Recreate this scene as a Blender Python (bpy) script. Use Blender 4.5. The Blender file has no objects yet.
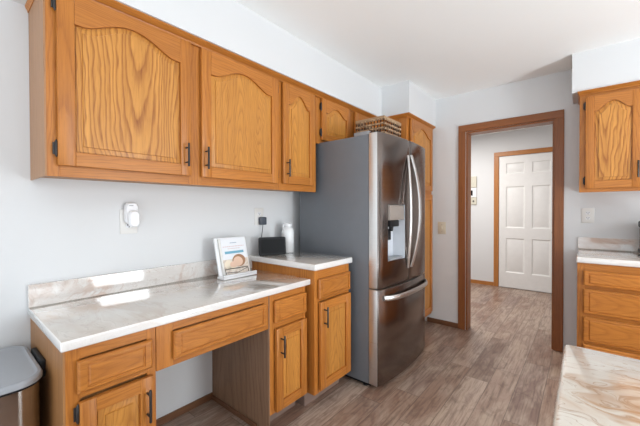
import bpy, bmesh, math, random
from mathutils import Vector, Matrix
C = bpy.context.scene.collection
SC = bpy.context.scene
random.seed(4)
R = math.radians

# ------------------------------------------------------------------ camera
cam_d = bpy.data.cameras.new('camera')
cam = bpy.data.objects.new('camera', cam_d)
C.objects.link(cam)
cam_d.sensor_fit = 'HORIZONTAL'
cam_d.sensor_width = 36.0
cam_d.lens = 318.74 / 640 * 36.0
cam_d.clip_start = 0.02
YAW, PITCH, ROLL = R(39.743), R(0.635), R(-0.14)
fw = Vector((-math.sin(YAW) * math.cos(PITCH), math.cos(YAW) * math.cos(PITCH), -math.sin(PITCH)))
rt = Vector((math.cos(YAW), math.sin(YAW), 0))
up = rt.cross(fw)
r2 = rt * math.cos(ROLL) + up * math.sin(ROLL)
u2 = up * math.cos(ROLL) - rt * math.sin(ROLL)
m = Matrix((r2, u2, -fw)).transposed().to_4x4()
m.translation = (0, 0, 1.242)
cam.matrix_world = m
SC.camera = cam

# ------------------------------------------------------------------ light
SC.view_settings.view_transform = 'Standard'
SC.view_settings.look = 'None'
SC.view_settings.gamma = 1.0
SC.view_settings.use_curve_mapping = False
SC.view_settings.exposure = -0.62

world = bpy.data.worlds.new('world')
SC.world = world
world.use_nodes = True
wb = world.node_tree.nodes['Background']
wb.inputs[0].default_value = (0.87, 0.94, 1.0, 1)
wb.inputs[1].default_value = 2.3


def area(name, loc, rot, sx, sy, power, col=(1, 1, 1)):
    d = bpy.data.lights.new(name, 'AREA')
    d.shape = 'RECTANGLE'
    d.size, d.size_y = sx, sy
    d.energy = power
    d.color = col
    o = bpy.data.objects.new(name, d)
    C.objects.link(o)
    o.location = loc
    o.rotation_euler = rot
    return o


# daylight through the patio door in the right wall, then added fill lamps for the side and the ceiling
area('patio_daylight', (2.24, 1.85, 1.0), (0, R(90), 0), 1.95, 0.94, 98, (0.90, 0.96, 1.0))
area('added_side_fill', (2.24, 0.05, 1.45), (0, R(90), 0), 1.15, 2.0, 24, (0.88, 0.95, 1.0))  # added fill lamp behind the made-up window, for knee space and left wall
area('ceiling_fill_patio', (3.15, 1.9, -0.02), (R(180), 0, 0), 1.6, 3.4, 470, (0.88, 0.95, 1.0))  # added upward panel outside the patio door, brightens the ceiling
area('ceiling_fill_dining', (1.2, -2.6, -0.02), (R(180), 0, 0), 3.6, 2.2, 130, (0.88, 0.95, 1.0))  # added unseen panel behind the camera, facing up to lift ceiling and walls
area('hall_ceiling_light', (-1.5, 4.5, 2.42), (0, 0, 0), 0.8, 0.6, 66, (1.0, 0.97, 0.94))

# ------------------------------------------------------------------ node helpers


def new_mat(name):
    mt = bpy.data.materials.new(name)
    mt.use_nodes = True
    nt = mt.node_tree
    return mt, nt, nt.nodes['Principled BSDF']


def N(nt, typ, **kw):
    n = nt.nodes.new(typ)
    for k, v in kw.items():
        setattr(n, k, v)
    return n


def inp(nt, sock, v):
    if hasattr(v, 'is_output') or isinstance(v, bpy.types.NodeSocket):
        nt.links.new(v, sock)
    else:
        sock.default_value = v


def math_(nt, op, a, b=0.0, c=0.0):
    n = N(nt, 'ShaderNodeMath', operation=op)
    inp(nt, n.inputs[0], a)
    inp(nt, n.inputs[1], b)
    if op in ('MULTIPLY_ADD', 'WRAP', 'CLAMP'):
        inp(nt, n.inputs[2], c)
    return n.outputs[0]


def comb(nt, x, y, z):
    n = N(nt, 'ShaderNodeCombineXYZ')
    for i, v in enumerate((x, y, z)):
        inp(nt, n.inputs[i], v)
    return n.outputs[0]


def noise(nt, vec, scale, detail=2.0, rough=0.5, dist=0.0):
    n = N(nt, 'ShaderNodeTexNoise')
    nt.links.new(vec, n.inputs['Vector'])
    n.inputs['Scale'].default_value = scale
    n.inputs['Detail'].default_value = detail
    n.inputs['Roughness'].default_value = rough
    n.inputs['Distortion'].default_value = dist
    return n.outputs['Fac']


def ramp(nt, fac, stops):
    n = N(nt, 'ShaderNodeValToRGB')
    while len(n.color_ramp.elements) < len(stops):
        n.color_ramp.elements.new(0.5)
    for e, (p, c) in zip(n.color_ramp.elements, stops):
        e.position = p
        e.color = (*c, 1) if len(c) == 3 else c
    nt.links.new(fac, n.inputs[0])
    return n.outputs[0]


def mix(nt, fac, a, b, mode='MIX'):
    n = N(nt, 'ShaderNodeMix', data_type='RGBA', blend_type=mode)
    inp(nt, n.inputs[0], fac)
    for i, v in ((6, a), (7, b)):
        if isinstance(v, tuple):
            n.inputs[i].default_value = (*v, 1) if len(v) == 3 else v
        else:
            nt.links.new(v, n.inputs[i])
    return n.outputs[2]


def maprange(nt, v, a, b, c=0.0, d=1.0):
    n = N(nt, 'ShaderNodeMapRange')
    nt.links.new(v, n.inputs[0])
    for i, x in enumerate((a, b, c, d)):
        n.inputs[i + 1].default_value = x
    return n.outputs[0]


def bump(nt, bsdf, h, strength, dist):
    n = N(nt, 'ShaderNodeBump')
    n.inputs['Strength'].default_value = strength
    n.inputs['Distance'].default_value = dist
    nt.links.new(h, n.inputs['Height'])
    nt.links.new(n.outputs[0], bsdf.inputs['Normal'])


def srgb(r, g, b):
    def f(c):
        c /= 255
        return c / 12.92 if c <= 0.04045 else ((c + 0.055) / 1.055) ** 2.4
    return (f(r), f(g), f(b))


def plain(name, col, rough=0.5, metal=0.0, spec=0.5, emit=0.0, coat=0.0):
    mt, nt, b = new_mat(name)
    tc = N(nt, 'ShaderNodeTexCoord').outputs['Object']
    v = noise(nt, tc, 14, 2)
    lo = tuple(c * 0.95 for c in col)
    hi = tuple(min(1, c * 1.04) for c in col)
    c = mix(nt, v, lo, hi)
    nt.links.new(c, b.inputs['Base Color'])
    b.inputs['Roughness'].default_value = rough
    b.inputs['Metallic'].default_value = metal
    b.inputs['Specular IOR Level'].default_value = spec
    b.inputs['Coat Weight'].default_value = coat
    b.inputs['Coat Roughness'].default_value = 0.08
    return mt


def oak(name, grain, light, dark, pore, ring=0.5, off=0.0, depth=0.10, taper=0.16, period=0.017, rough=0.36, wob=0.03):
    """Oak cut from a log: tree rings taper along the grain so that a flat board shows cathedrals (off=0) or straight lines."""
    mt, nt, b = new_mat(name)
    tc = N(nt, 'ShaderNodeTexCoord').outputs['Object']
    sp = N(nt, 'ShaderNodeSeparateXYZ')
    nt.links.new(tc, sp.inputs[0])
    X, Y, Z = sp.outputs
    rnd = N(nt, 'ShaderNodeObjectInfo').outputs['Random']
    if grain == 'z':
        a, g, d = math_(nt, 'ADD', X, Y), Z, math_(nt, 'SUBTRACT', X, Y)
    elif grain == 'y':
        a, g, d = math_(nt, 'ADD', Z, X), Y, math_(nt, 'SUBTRACT', Z, X)
    else:
        a, g, d = math_(nt, 'ADD', Z, Y), X, math_(nt, 'SUBTRACT', Z, Y)
    r40 = math_(nt, 'MULTIPLY', rnd, 40.0)
    v1 = comb(nt, a, math_(nt, 'MULTIPLY', g, 0.22), math_(nt, 'ADD', r40, math_(nt, 'MULTIPLY', d, 0.3)))
    n1 = noise(nt, v1, 7.0, 3.0, 0.55)
    a1 = math_(nt, 'ADD', math_(nt, 'ADD', a, off), math_(nt, 'MULTIPLY', math_(nt, 'SUBTRACT', n1, 0.5), wob * 4))
    a1 = math_(nt, 'ADD', a1, math_(nt, 'MULTIPLY', math_(nt, 'SUBTRACT', rnd, 0.5), 0.12))
    rr = math_(nt, 'SQRT', math_(nt, 'ADD', math_(nt, 'MULTIPLY', a1, a1), depth * depth))
    rr = math_(nt, 'ADD', rr, math_(nt, 'MULTIPLY', g, taper))
    ph = math_(nt, 'ADD', math_(nt, 'MULTIPLY', rr, 1.0 / period), math_(nt, 'MULTIPLY', rnd, 7.0))
    saw = math_(nt, 'FRACT', ph)
    lines = ramp(nt, saw, [(0.0, (1, 1, 1)), (0.14, (0.75, 0.75, 0.75)), (0.38, (0.15, 0.15, 0.15)), (0.8, (0, 0, 0)), (0.95, (0.45, 0.45, 0.45)), (1.0, (1, 1, 1))])
    # pores and rays: fine streaks along the grain
    v2 = comb(nt, math_(nt, 'MULTIPLY', a, 330.0), math_(nt, 'MULTIPLY', g, 13.0), math_(nt, 'ADD', r40, math_(nt, 'MULTIPLY', d, 80.0)))
    n2 = noise(nt, v2, 1.0, 2.0, 0.6)
    pores = maprange(nt, n2, 0.52, 0.72)
    v3 = comb(nt, math_(nt, 'MULTIPLY', a, 40.0), math_(nt, 'MULTIPLY', g, 1.6), r40)
    n3 = noise(nt, v3, 1.0, 3.0, 0.6)
    base = mix(nt, maprange(nt, n3, 0.3, 0.7), light, tuple(l * 0.6 + dk * 0.4 for l, dk in zip(light, dark)))
    brk = maprange(nt, n2, 0.3, 0.62, 0.45, 1.0)
    lf = math_(nt, 'MULTIPLY', math_(nt, 'MULTIPLY', lines, ring), brk)
    c = mix(nt, lf, base, dark)
    c = mix(nt, math_(nt, 'MULTIPLY', pores, 0.3), c, pore)
    hsv = N(nt, 'ShaderNodeHueSaturation')
    nt.links.new(c, hsv.inputs['Color'])
    nt.links.new(maprange(nt, rnd, 0.0, 1.0, 0.93, 1.06), hsv.inputs['Value'])
    nt.links.new(hsv.outputs[0], b.inputs['Base Color'])
    b.inputs['Roughness'].default_value = rough
    b.inputs['Specular IOR Level'].default_value = 0.42
    bump(nt, b, math_(nt, 'ADD', math_(nt, 'MULTIPLY', pores, -0.6), math_(nt, 'MULTIPLY', lines, -0.4)), 0.12, 0.001)
    return mt


OL, OD, OP = srgb(199, 128, 55), srgb(142, 77, 27), srgb(130, 70, 26)
PL = srgb(216, 153, 73)
M = {}
M['oak_z'] = oak('oak_vertical', 'z', OL, OD, OP, 0.5, off=0.28, taper=0.05, period=0.015)
M['oak_y'] = oak('oak_along_wall', 'y', OL, OD, OP, 0.45, off=0.10, taper=0.05, period=0.014)
M['oak_x'] = oak('oak_across', 'x', OL, OD, OP, 0.45, off=0.10, taper=0.05, period=0.014)
M['panel_z'] = oak('oak_panel_cathedral', 'z', PL, OD, OP, 0.95, off=0.0, depth=0.028, taper=-0.085, period=0.019, wob=0.034)
M['panel_fine'] = oak('oak_panel_fine', 'z', srgb(212, 148, 68), OD, OP, 0.5, off=0.03, depth=0.05, taper=0.09, period=0.010, wob=0.035)
M['drawer_y'] = oak('oak_drawer_along_wall', 'y', OL, OD, OP, 0.45, off=0.02, depth=0.05, taper=0.12, period=0.013)
M['drawer_x'] = oak('oak_drawer_across', 'x', OL, OD, OP, 0.45, off=0.02, depth=0.05, taper=0.12, period=0.013)
M['end_panel'] = oak('weathered_end_panel', 'z', srgb(172, 128, 92), srgb(136, 98, 66), srgb(118, 86, 60), 0.4, off=0.3, taper=0.04, period=0.02, rough=0.45)
M['base_end'] = oak('base_end_panel', 'z', srgb(172, 124, 78), srgb(128, 84, 48), srgb(110, 72, 42), 0.45, off=0.3, taper=0.04, period=0.02, rough=0.45)
M['knee_panel'] = oak('raw_knee_panel', 'z', srgb(164, 130, 104), srgb(114, 86, 66), srgb(98, 74, 58), 0.5, off=0.15, taper=0.06, period=0.03, rough=0.5)
M['casing_z'] = oak('stained_casing_vertical', 'z', srgb(150, 92, 50), srgb(108, 61, 31), srgb(92, 52, 28), 0.45, off=0.3, taper=0.03, period=0.011, rough=0.35)
M['casing_x'] = oak('stained_casing_across', 'x', srgb(150, 92, 50), srgb(108, 61, 31), srgb(92, 52, 28), 0.45, off=0.3, taper=0.03, period=0.011, rough=0.35)
M['hall_casing_z'] = oak('honey_casing_vertical', 'z', srgb(190, 126, 66), srgb(142, 86, 40), srgb(126, 76, 38), 0.4, off=0.3, taper=0.03, period=0.011)
M['hall_casing_x'] = oak('honey_casing_across', 'x', srgb(190, 126, 66), srgb(142, 86, 40), srgb(126, 76, 38), 0.4, off=0.3, taper=0.03, period=0.011)
M['base_y'] = oak('stained_base_along_wall', 'y', srgb(128, 88, 62), srgb(92, 60, 40), srgb(80, 54, 38), 0.4, off=0.3, taper=0.03, period=0.011)
M['base_x'] = oak('stained_base_across', 'x', srgb(128, 88, 62), srgb(92, 60, 40), srgb(80, 54, 38), 0.4, off=0.3, taper=0.03, period=0.011)
M['toe'] = plain('toe_board', srgb(140, 118, 108), 0.4)
M['shadow'] = plain('dark_recess', srgb(70, 55, 42), 0.7)


def wall_mat(name, col, scale=180, strength=0.06):
    mt, nt, b = new_mat(name)
    tc = N(nt, 'ShaderNodeTexCoord').outputs['Object']
    n1 = noise(nt, tc, scale, 3)
    n2 = noise(nt, tc, 1.3, 2)
    c = mix(nt, n2, tuple(x * 0.985 for x in col), tuple(min(1, x * 1.01) for x in col))
    nt.links.new(c, b.inputs['Base Color'])
    b.inputs['Roughness'].default_value = 0.62
    b.inputs['Specular IOR Level'].default_value = 0.25
    bump(nt, b, n1, strength, 0.002)
    return mt


M['wall'] = wall_mat('wall_paint', srgb(220, 221, 222))
M['ceiling'] = wall_mat('ceiling_paint', srgb(246, 247, 246), 90, 0.1)
M['white_trim'] = plain('white_door_paint', srgb(233, 232, 230), 0.4)


def marble(name, base, warm, cool, edge=False, amount=1.0, scale=1.0, rough=0.07, thr=0.5):
    mt, nt, b = new_mat(name)
    tc = N(nt, 'ShaderNodeTexCoord').outputs['Object']
    mp = N(nt, 'ShaderNodeMapping')
    mp.inputs['Rotation'].default_value = (0.3, 0.2, R(25))
    mp.inputs['Scale'].default_value = (scale * 1.0, scale * 2.4, scale * 2.4)
    nt.links.new(tc, mp.inputs[0])
    w = noise(nt, mp.outputs[0], 1.6, 3, 0.55, 1.2)
    v = N(nt, 'ShaderNodeVectorMath', operation='MULTIPLY_ADD')
    nt.links.new(comb(nt, w, math_(nt, 'MULTIPLY', w, 1.7), w), v.inputs[0])
    v.inputs[1].default_value = (0.9, 0.9, 0.9)
    nt.links.new(mp.outputs[0], v.inputs[2])
    s1 = noise(nt, v.outputs[0], 2.3, 4, 0.55, 0.6)
    s2 = noise(nt, v.outputs[0], 4.2, 5, 0.6, 1.0)
    f1 = maprange(nt, s1, thr, thr + 0.17, 0, amount)
    f2 = maprange(nt, s2, 0.5, 0.62, 0, 0.5 * amount)
    c = mix(nt, f2, base, cool)
    c = mix(nt, f1, c, warm)
    # thin darker veins
    vn = math_(nt, 'ABSOLUTE', math_(nt, 'SUBTRACT', s2, 0.47))
    f3 = maprange(nt, vn, 0.0, 0.018, 0.55 * amount, 0.0)
    c = mix(nt, f3, c, tuple(x * 0.72 for x in warm))
    nt.links.new(c, b.inputs['Base Color'])
    b.inputs['Roughness'].default_value = rough
    b.inputs['Specular IOR Level'].default_value = 0.8
    b.inputs['Coat Weight'].default_value = 1.0
    b.inputs['Coat IOR'].default_value = 1.6
    b.inputs['Coat Roughness'].default_value = 0.025
    return mt


M['marble'] = marble('cultured_marble_grey', srgb(214, 208, 200), srgb(196, 182, 168), srgb(204, 199, 192), amount=0.8)
M['marble_splash'] = marble('cultured_marble_splash', srgb(232, 228, 224), srgb(206, 182, 168), srgb(216, 208, 202), amount=0.8)
M['marble_edge'] = marble('cultured_marble_edge', srgb(240, 238, 236), srgb(228, 220, 212), srgb(234, 232, 230), amount=0.4)
M['marble_island'] = marble('cultured_marble_caramel', srgb(238, 230, 218), srgb(196, 146, 98), srgb(228, 208, 188), amount=1.0, scale=1.1, rough=0.16, thr=0.51)
M['marble_island_edge'] = marble('cultured_marble_island_edge', srgb(240, 234, 222), srgb(228, 210, 186), srgb(234, 226, 214), amount=0.5, scale=1.5, rough=0.12)


def floor_mat():
    mt, nt, b = new_mat('laminate_planks')
    tc = N(nt, 'ShaderNodeTexCoord').outputs['Object']
    sp = N(nt, 'ShaderNodeSeparateXYZ')
    nt.links.new(tc, sp.inputs[0])
    X, Y, Z = sp.outputs
    W, L = 0.158, 0.92
    u = math_(nt, 'DIVIDE', X, W)
    iu = math_(nt, 'FLOOR', u)
    wn = N(nt, 'ShaderNodeTexWhiteNoise', noise_dimensions='1D')
    nt.links.new(iu, wn.inputs['W'])
    v = math_(nt, 'ADD', math_(nt, 'DIVIDE', Y, L), math_(nt, 'MULTIPLY', wn.outputs['Value'], 5.0))
    iv = math_(nt, 'FLOOR', v)
    wn2 = N(nt, 'ShaderNodeTexWhiteNoise', noise_dimensions='2D')
    nt.links.new(comb(nt, iu, iv, 0.0), wn2.inputs['Vector'])
    tone = wn2.outputs['Value']
    t40 = math_(nt, 'MULTIPLY', tone, 60.0)
    g1 = noise(nt, comb(nt, math_(nt, 'MULTIPLY', X, 9.0), math_(nt, 'MULTIPLY', Y, 2.6), t40), 1.0, 4, 0.6, 1.1)
    g2 = noise(nt, comb(nt, math_(nt, 'MULTIPLY', X, 75.0), math_(nt, 'MULTIPLY', Y, 4.0), t40), 1.0, 3, 0.65)
    g3 = noise(nt, comb(nt, math_(nt, 'MULTIPLY', X, 16.0), math_(nt, 'MULTIPLY', Y, 7.0), math_(nt, 'ADD', t40, 9.0)), 1.0, 4, 0.65, 0.6)
    c = ramp(nt, tone, [(0.0, srgb(112, 84, 70)), (0.25, srgb(160, 134, 118)), (0.5, srgb(134, 100, 82)), (0.75, srgb(186, 164, 148)), (1.0, srgb(128, 102, 92))])
    c = mix(nt, maprange(nt, g1, 0.4, 0.66, 0, 0.75), c, srgb(186, 166, 148))
    c = mix(nt, maprange(nt, g3, 0.51, 0.72, 0, 0.6), c, srgb(90, 66, 55))
    c = mix(nt, maprange(nt, g2, 0.46, 0.66, 0, 0.55), c, srgb(98, 74, 62))
    fu = math_(nt, 'FRACT', u)
    eu = math_(nt, 'MINIMUM', fu, math_(nt, 'SUBTRACT', 1.0, fu))
    fv = math_(nt, 'FRACT', v)
    ev = math_(nt, 'MINIMUM', fv, math_(nt, 'SUBTRACT', 1.0, fv))
    e = math_(nt, 'MINIMUM', math_(nt, 'MULTIPLY', eu, W), math_(nt, 'MULTIPLY', ev, L))
    gap = maprange(nt, e, 0.0008, 0.003, 0.6, 0.0)
    c = mix(nt, gap, c, srgb(66, 50, 42))
    nt.links.new(c, b.inputs['Base Color'])
    nt.links.new(maprange(nt, g2, 0.3, 0.7, 0.3, 0.42), b.inputs['Roughness'])
    b.inputs['Specular IOR Level'].default_value = 0.5
    bump(nt, b, math_(nt, 'SUBTRACT', g2, gap), 0.08, 0.002)
    return mt


M['floor'] = floor_mat()


def steel(name, col, rough, aniso_scale=(2, 2, 260), amt=0.12):
    mt, nt, b = new_mat(name)
    tc = N(nt, 'ShaderNodeTexCoord').outputs['Object']
    mp = N(nt, 'ShaderNodeMapping')
    mp.inputs['Scale'].default_value = aniso_scale
    nt.links.new(tc, mp.inputs[0])
    n = noise(nt, mp.outputs[0], 1.0, 3)
    c = mix(nt, n, tuple(x * 0.94 for x in col), tuple(min(1, x * 1.05) for x in col))
    nt.links.new(c, b.inputs['Base Color'])
    b.inputs['Metallic'].default_value = 1.0
    nt.links.new(maprange(nt, n, 0.3, 0.7, rough - amt * 0.4, rough + amt * 0.4), b.inputs['Roughness'])
    return mt


M['steel'] = steel('brushed_stainless', srgb(136, 126, 121), 0.20)
M['steel_bright'] = steel('polished_stainless', srgb(214, 212, 210), 0.32)
M['steel_can'] = steel('trash_can_steel', srgb(186, 180, 174), 0.16, (2, 2, 60))
M['fridge_side'] = plain('fridge_side_grey', srgb(112, 116, 122), 0.38)
M['grey_plastic'] = plain('grey_plastic', srgb(150, 152, 156), 0.4)
M['lid_grey'] = plain('bin_lid_grey', srgb(158, 162, 168), 0.36)
M['black'] = plain('black_metal', srgb(42, 40, 40), 0.42)
M['black_plastic'] = plain('black_plastic', srgb(30, 30, 32), 0.5, spec=0.25)
M['screen'] = plain('black_screen_glass', srgb(10, 10, 12), 0.3, spec=0.15)
M['slate'] = plain('slate_plastic', srgb(72, 78, 88), 0.45)
M['white_plastic'] = plain('white_plastic', srgb(238, 238, 240), 0.35)
M['plate_white'] = plain('switch_plate_white', srgb(226, 224, 220), 0.4)
M['almond'] = plain('almond_plastic', srgb(214, 206, 186), 0.45)
M['beige_panel'] = plain('beige_panel', srgb(206, 202, 186), 0.5)
M['slot'] = plain('slot_dark', srgb(60, 56, 54), 0.6)
M['disp_white'] = plain('dispenser_back', srgb(206, 210, 216), 0.3)
M['disp_panel'] = plain('dispenser_panel', srgb(150, 140, 132), 0.18)
M['ceramic'] = plain('white_bottle', srgb(240, 240, 240), 0.25)
M['chrome'] = steel('satin_chrome', srgb(205, 200, 190), 0.25)
M['wicker'] = None


def wicker_mat():
    mt, nt, b = new_mat('wicker')
    tc = N(nt, 'ShaderNodeTexCoord').outputs['Object']
    n = noise(nt, tc, 60, 3)
    rnd = N(nt, 'ShaderNodeObjectInfo').outputs['Random']
    c = ramp(nt, n, [(0.3, srgb(112, 82, 58)), (0.5, srgb(168, 136, 104)), (0.7, srgb(206, 180, 148))])
    nt.links.new(c, b.inputs['Base Color'])
    b.inputs['Roughness'].default_value = 0.6
    return mt


M['wicker'] = wicker_mat()
M['wicker_dark'] = plain('wicker_dark', srgb(70, 46, 34), 0.6)
M['wicker_light'] = plain('wicker_light', srgb(172, 140, 106), 0.6)


def glass_mat():
    mt, nt, b = new_mat('window_glass')
    tr = N(nt, 'ShaderNodeBsdfTransparent')
    gl = N(nt, 'ShaderNodeBsdfGlossy')
    gl.inputs['Roughness'].default_value = 0.02
    mx = N(nt, 'ShaderNodeMixShader')
    mx.inputs[0].default_value = 0.06
    nt.links.new(tr.outputs[0], mx.inputs[1])
    nt.links.new(gl.outputs[0], mx.inputs[2])
    nt.links.new(mx.outputs[0], nt.nodes['Material Output'].inputs['Surface'])
    nt.nodes.remove(b)
    return mt


M['glass'] = glass_mat()

# ------------------------------------------------------------------ mesh helpers
WLOC = {}


def ident(u, v, n):
    return (u, v, n)


class B:
    """Collects solids in a bmesh; points go through self.map, so one builder serves both walls."""

    def __init__(self, mp=ident):
        self.bm = bmesh.new()
        self.map = mp

    def V(self, u, v, n):
        return self.bm.verts.new(self.map(u, v, n))

    def face(self, vs, mat=0):
        try:
            f = self.bm.faces.new(vs)
            f.material_index = mat
            return f
        except ValueError:
            return None

    def _bev(self, faces, bev, seg):
        if bev > 0:
            es = set()
            for f in faces:
                for e in f.edges:
                    es.add(e)
            mi = faces[0].material_index
            r = bmesh.ops.bevel(self.bm, geom=list(es), offset=bev, segments=seg, affect='EDGES', profile=0.5, clamp_overlap=True, material=-1)
            for f in r['faces']:
                f.material_index = mi

    def box(self, u0, u1, v0, v1, n0, n1, mat=0, bev=0.0, seg=1):
        q = [self.V(u, v, n) for n in (n0, n1) for u, v in ((u0, v0), (u1, v0), (u1, v1), (u0, v1))]
        fs = [self.face([q[i] for i in f], mat) for f in ((0, 3, 2, 1), (4, 5, 6, 7), (0, 1, 5, 4), (1, 2, 6, 5), (2, 3, 7, 6), (3, 0, 4, 7))]
        self._bev(fs, bev, seg)
        return self

    def prism(self, pts, n0, n1, mat=0, bev=0.0, seg=1, order=None):
        """polygon pts in (u, v) extruded along n; order permutes (u, v, n) before mapping"""
        o = order or (lambda u, v, n: (u, v, n))
        a = [self.V(*o(p[0], p[1], n0)) for p in pts]
        b = [self.V(*o(p[0], p[1], n1)) for p in pts]
        k = len(pts)
        fs = [self.face(a[::-1], mat), self.face(b, mat)]
        for i in range(k):
            fs.append(self.face([a[i], a[(i + 1) % k], b[(i + 1) % k], b[i]], mat))
        self._bev([f for f in fs if f], bev, seg)
        return self

    def rings(self, rings, mat=0, cap0=True, cap1=True, closed=True):
        vs = [[self.V(*p) for p in r] for r in rings]
        for r0, r1 in zip(vs, vs[1:]):
            k = len(r0)
            for i in range(k if closed else k - 1):
                self.face([r0[i], r0[(i + 1) % k], r1[(i + 1) % k], r1[i]], mat)
        if cap0:
            self.face(vs[0][::-1], mat)
        if cap1:
            self.face(vs[-1], mat)
        return self

    def tube(self, path, r, seg=10, mat=0, ry=None):
        """round or flat (r by ry) bar along a path of points in map space"""
        path = [Vector(p) for p in path]
        rs = []
        for i, p in enumerate(path):
            t = (path[min(i + 1, len(path) - 1)] - path[max(i - 1, 0)]).normalized()
            ref = Vector((0, 0, 1)) if abs(t.z) < 0.9 else Vector((1, 0, 0))
            if ry is not None:
                ref = Vector(ry[1])
            s = t.cross(ref).normalized()
            w = s.cross(t).normalized()
            b2 = r if ry is None else ry[0]
            rad = r[i] if isinstance(r, (list, tuple)) else r
            b2 = rad if ry is None else b2
            rs.append([tuple(p + s * (rad * math.cos(a)) + w * (b2 * math.sin(a))) for a in (2 * math.pi * k / seg for k in range(seg))])
        return self.rings(rs, mat)

    def lathe(self, c, prof, seg=24, mat=0, ax='z'):
        rs = []
        for r, h in prof:
            r = max(r, 0.0004)
            ring = []
            for k in range(seg):
                a = 2 * math.pi * k / seg
                if ax == 'z':
                    ring.append((c[0] + r * math.cos(a), c[1] + r * math.sin(a), c[2] + h))
                elif ax == 'x':
                    ring.append((c[0] + h, c[1] + r * math.cos(a), c[2] + r * math.sin(a)))
                else:
                    ring.append((c[0] + r * math.cos(a), c[1] + h, c[2] + r * math.sin(a)))
            rs.append(ring)
        return self.rings(rs, mat)

    def build(self, name, mats, parent=None, smooth=35, **props):
        bm = self.bm
        bmesh.ops.recalc_face_normals(bm, faces=bm.faces)
        lo = Vector([min(v.co[i] for v in bm.verts) for i in range(3)])
        hi = Vector([max(v.co[i] for v in bm.verts) for i in range(3)])
        c = (lo + hi) / 2
        for v in bm.verts:
            v.co -= c
        me = bpy.data.meshes.new(name)
        bm.to_mesh(me)
        bm.free()
        for mt in (mats if isinstance(mats, (list, tuple)) else [mats]):
            me.materials.append(M[mt] if isinstance(mt, str) else mt)
        if smooth:
            for p in me.polygons:
                p.use_smooth = True
            me.set_sharp_from_angle(angle=R(smooth))
        o = bpy.data.objects.new(name, me)
        C.objects.link(o)
        WLOC[o.name] = c
        if parent is not None:
            o.parent = parent
            o.location = c - WLOC[parent.name]
        else:
            o.location = c
        for k, v in props.items():
            o[k] = v
        return o


def thing(name, label, cat, loc, group=None):
    o = bpy.data.objects.new(name, None)
    o.empty_display_size = 0.05
    C.objects.link(o)
    o.location = loc
    WLOC[o.name] = Vector(loc)
    o['label'] = label
    o['category'] = cat
    if group:
        o['group'] = group
    return o


def tag(o, label, cat, group=None):
    o['label'] = label
    o['category'] = cat
    if group:
        o['group'] = group
    return o


def struct(b, name, mats, **k):
    return b.build(name, mats, None, kind='structure', **k)


# ------------------------------------------------------------------ room shell
WL = -1.883          # left wall
WBK = 3.469          # back wall
CE = 2.429           # ceiling
HB = 5.757           # far hall wall
XR = 2.10            # right wall
YF = -1.30           # room is open towards the dining side behind here
DLX, DRX, DTOP = -0.940, -0.205, 2.030   # doorway opening

struct(B().box(WL - 0.1, XR + 0.1, YF, HB + 0.1, -0.06, 0.0), 'floor', 'floor')
struct(B().box(WL - 0.1, XR + 0.1, YF, WBK + 0.06, CE, CE + 0.08), 'ceiling', 'ceiling')
struct(B().box(WL - 0.1, WL, YF, WBK + 0.12, 0, CE), 'wall_left', 'wall')
w = B()
w.box(WL, DLX, WBK, WBK + 0.12, 0, CE)
w.box(DRX, XR, WBK, WBK + 0.12, 0, CE)
w.box(DLX, DRX, WBK, WBK + 0.12, DTOP, CE)
struct(w, 'wall_back', 'wall')
PY0, PY1, PZ1 = 1.38, 2.32, 2.03
w = B()
WY0, WY1, WZ0 = -0.95, 1.05, 0.86
w.box(XR, XR + 0.1, YF, WY0, 0, CE)
w.box(XR, XR + 0.1, WY0, WY1, 0, WZ0)
w.box(XR, XR + 0.1, WY0, WY1, PZ1, CE)
w.box(XR, XR + 0.1, WY1, PY0, 0, CE)
w.box(XR, XR + 0.1, PY1, WBK + 0.12, 0, CE)
w.box(XR, XR + 0.1, PY0, PY1, PZ1, CE)
struct(w, 'wall_right', 'wall')
# hall
struct(B().box(-3.0, 1.5, HB, HB + 0.1, 0, 2.46), 'wall_hall_far', 'wall')
struct(B().box(-3.1, -3.0, WBK + 0.12, HB + 0.1, 0, 2.46), 'wall_hall_left', 'wall')
struct(B().box(0.75, 0.85, WBK + 0.12, HB, 0, 2.46), 'wall_hall_right', 'wall')
struct(B().box(-3.1, WL - 0.1, WBK, WBK + 0.12, 0, 2.46), 'wall_hall_front', 'wall')
struct(B().box(-3.1, 1.5, WBK + 0.06, HB + 0.1, 2.46, 2.54), 'ceiling_hall', 'ceiling')
struct(B().box(-3.1, WL - 0.1, WBK, HB + 0.1, -0.06, 0), 'floor_hall', 'floor')

# soffits above the cabinets
SZ, SX, PSX = 2.135, -1.534, -1.248
w = B()
pts = [(WL, 0.205), (SX, 0.205), (SX, 2.786), (PSX, 2.786), (PSX, WBK), (WL, WBK)]
w.prism(pts, SZ, CE)
struct(w, 'soffit_left', 'wall')
struct(B().box(-0.082, XR, 3.135, WBK, SZ - 0.003, CE), 'soffit_back', 'wall')

# patio door in the right wall (its light and reflection fill the room)
pd = B()
for y in (PY0 + 0.001, PY1 - 0.061):
    pd.box(XR + 0.02, XR + 0.07, y, y + 0.06, 0.06, PZ1 - 0.061)
pd.box(XR + 0.02, XR + 0.07, PY0 + 0.001, PY1 - 0.001, 0.001, 0.06)
pd.box(XR + 0.02, XR + 0.07, PY0 + 0.001, PY1 - 0.001, PZ1 - 0.061, PZ1 - 0.001)
fr = struct(pd, 'window_1', 'white_trim')
B().box(XR + 0.042, XR + 0.046, PY0 + 0.06, PY1 - 0.06, 0.06, PZ1 - 0.06).build('pane', 'glass', fr)
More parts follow.
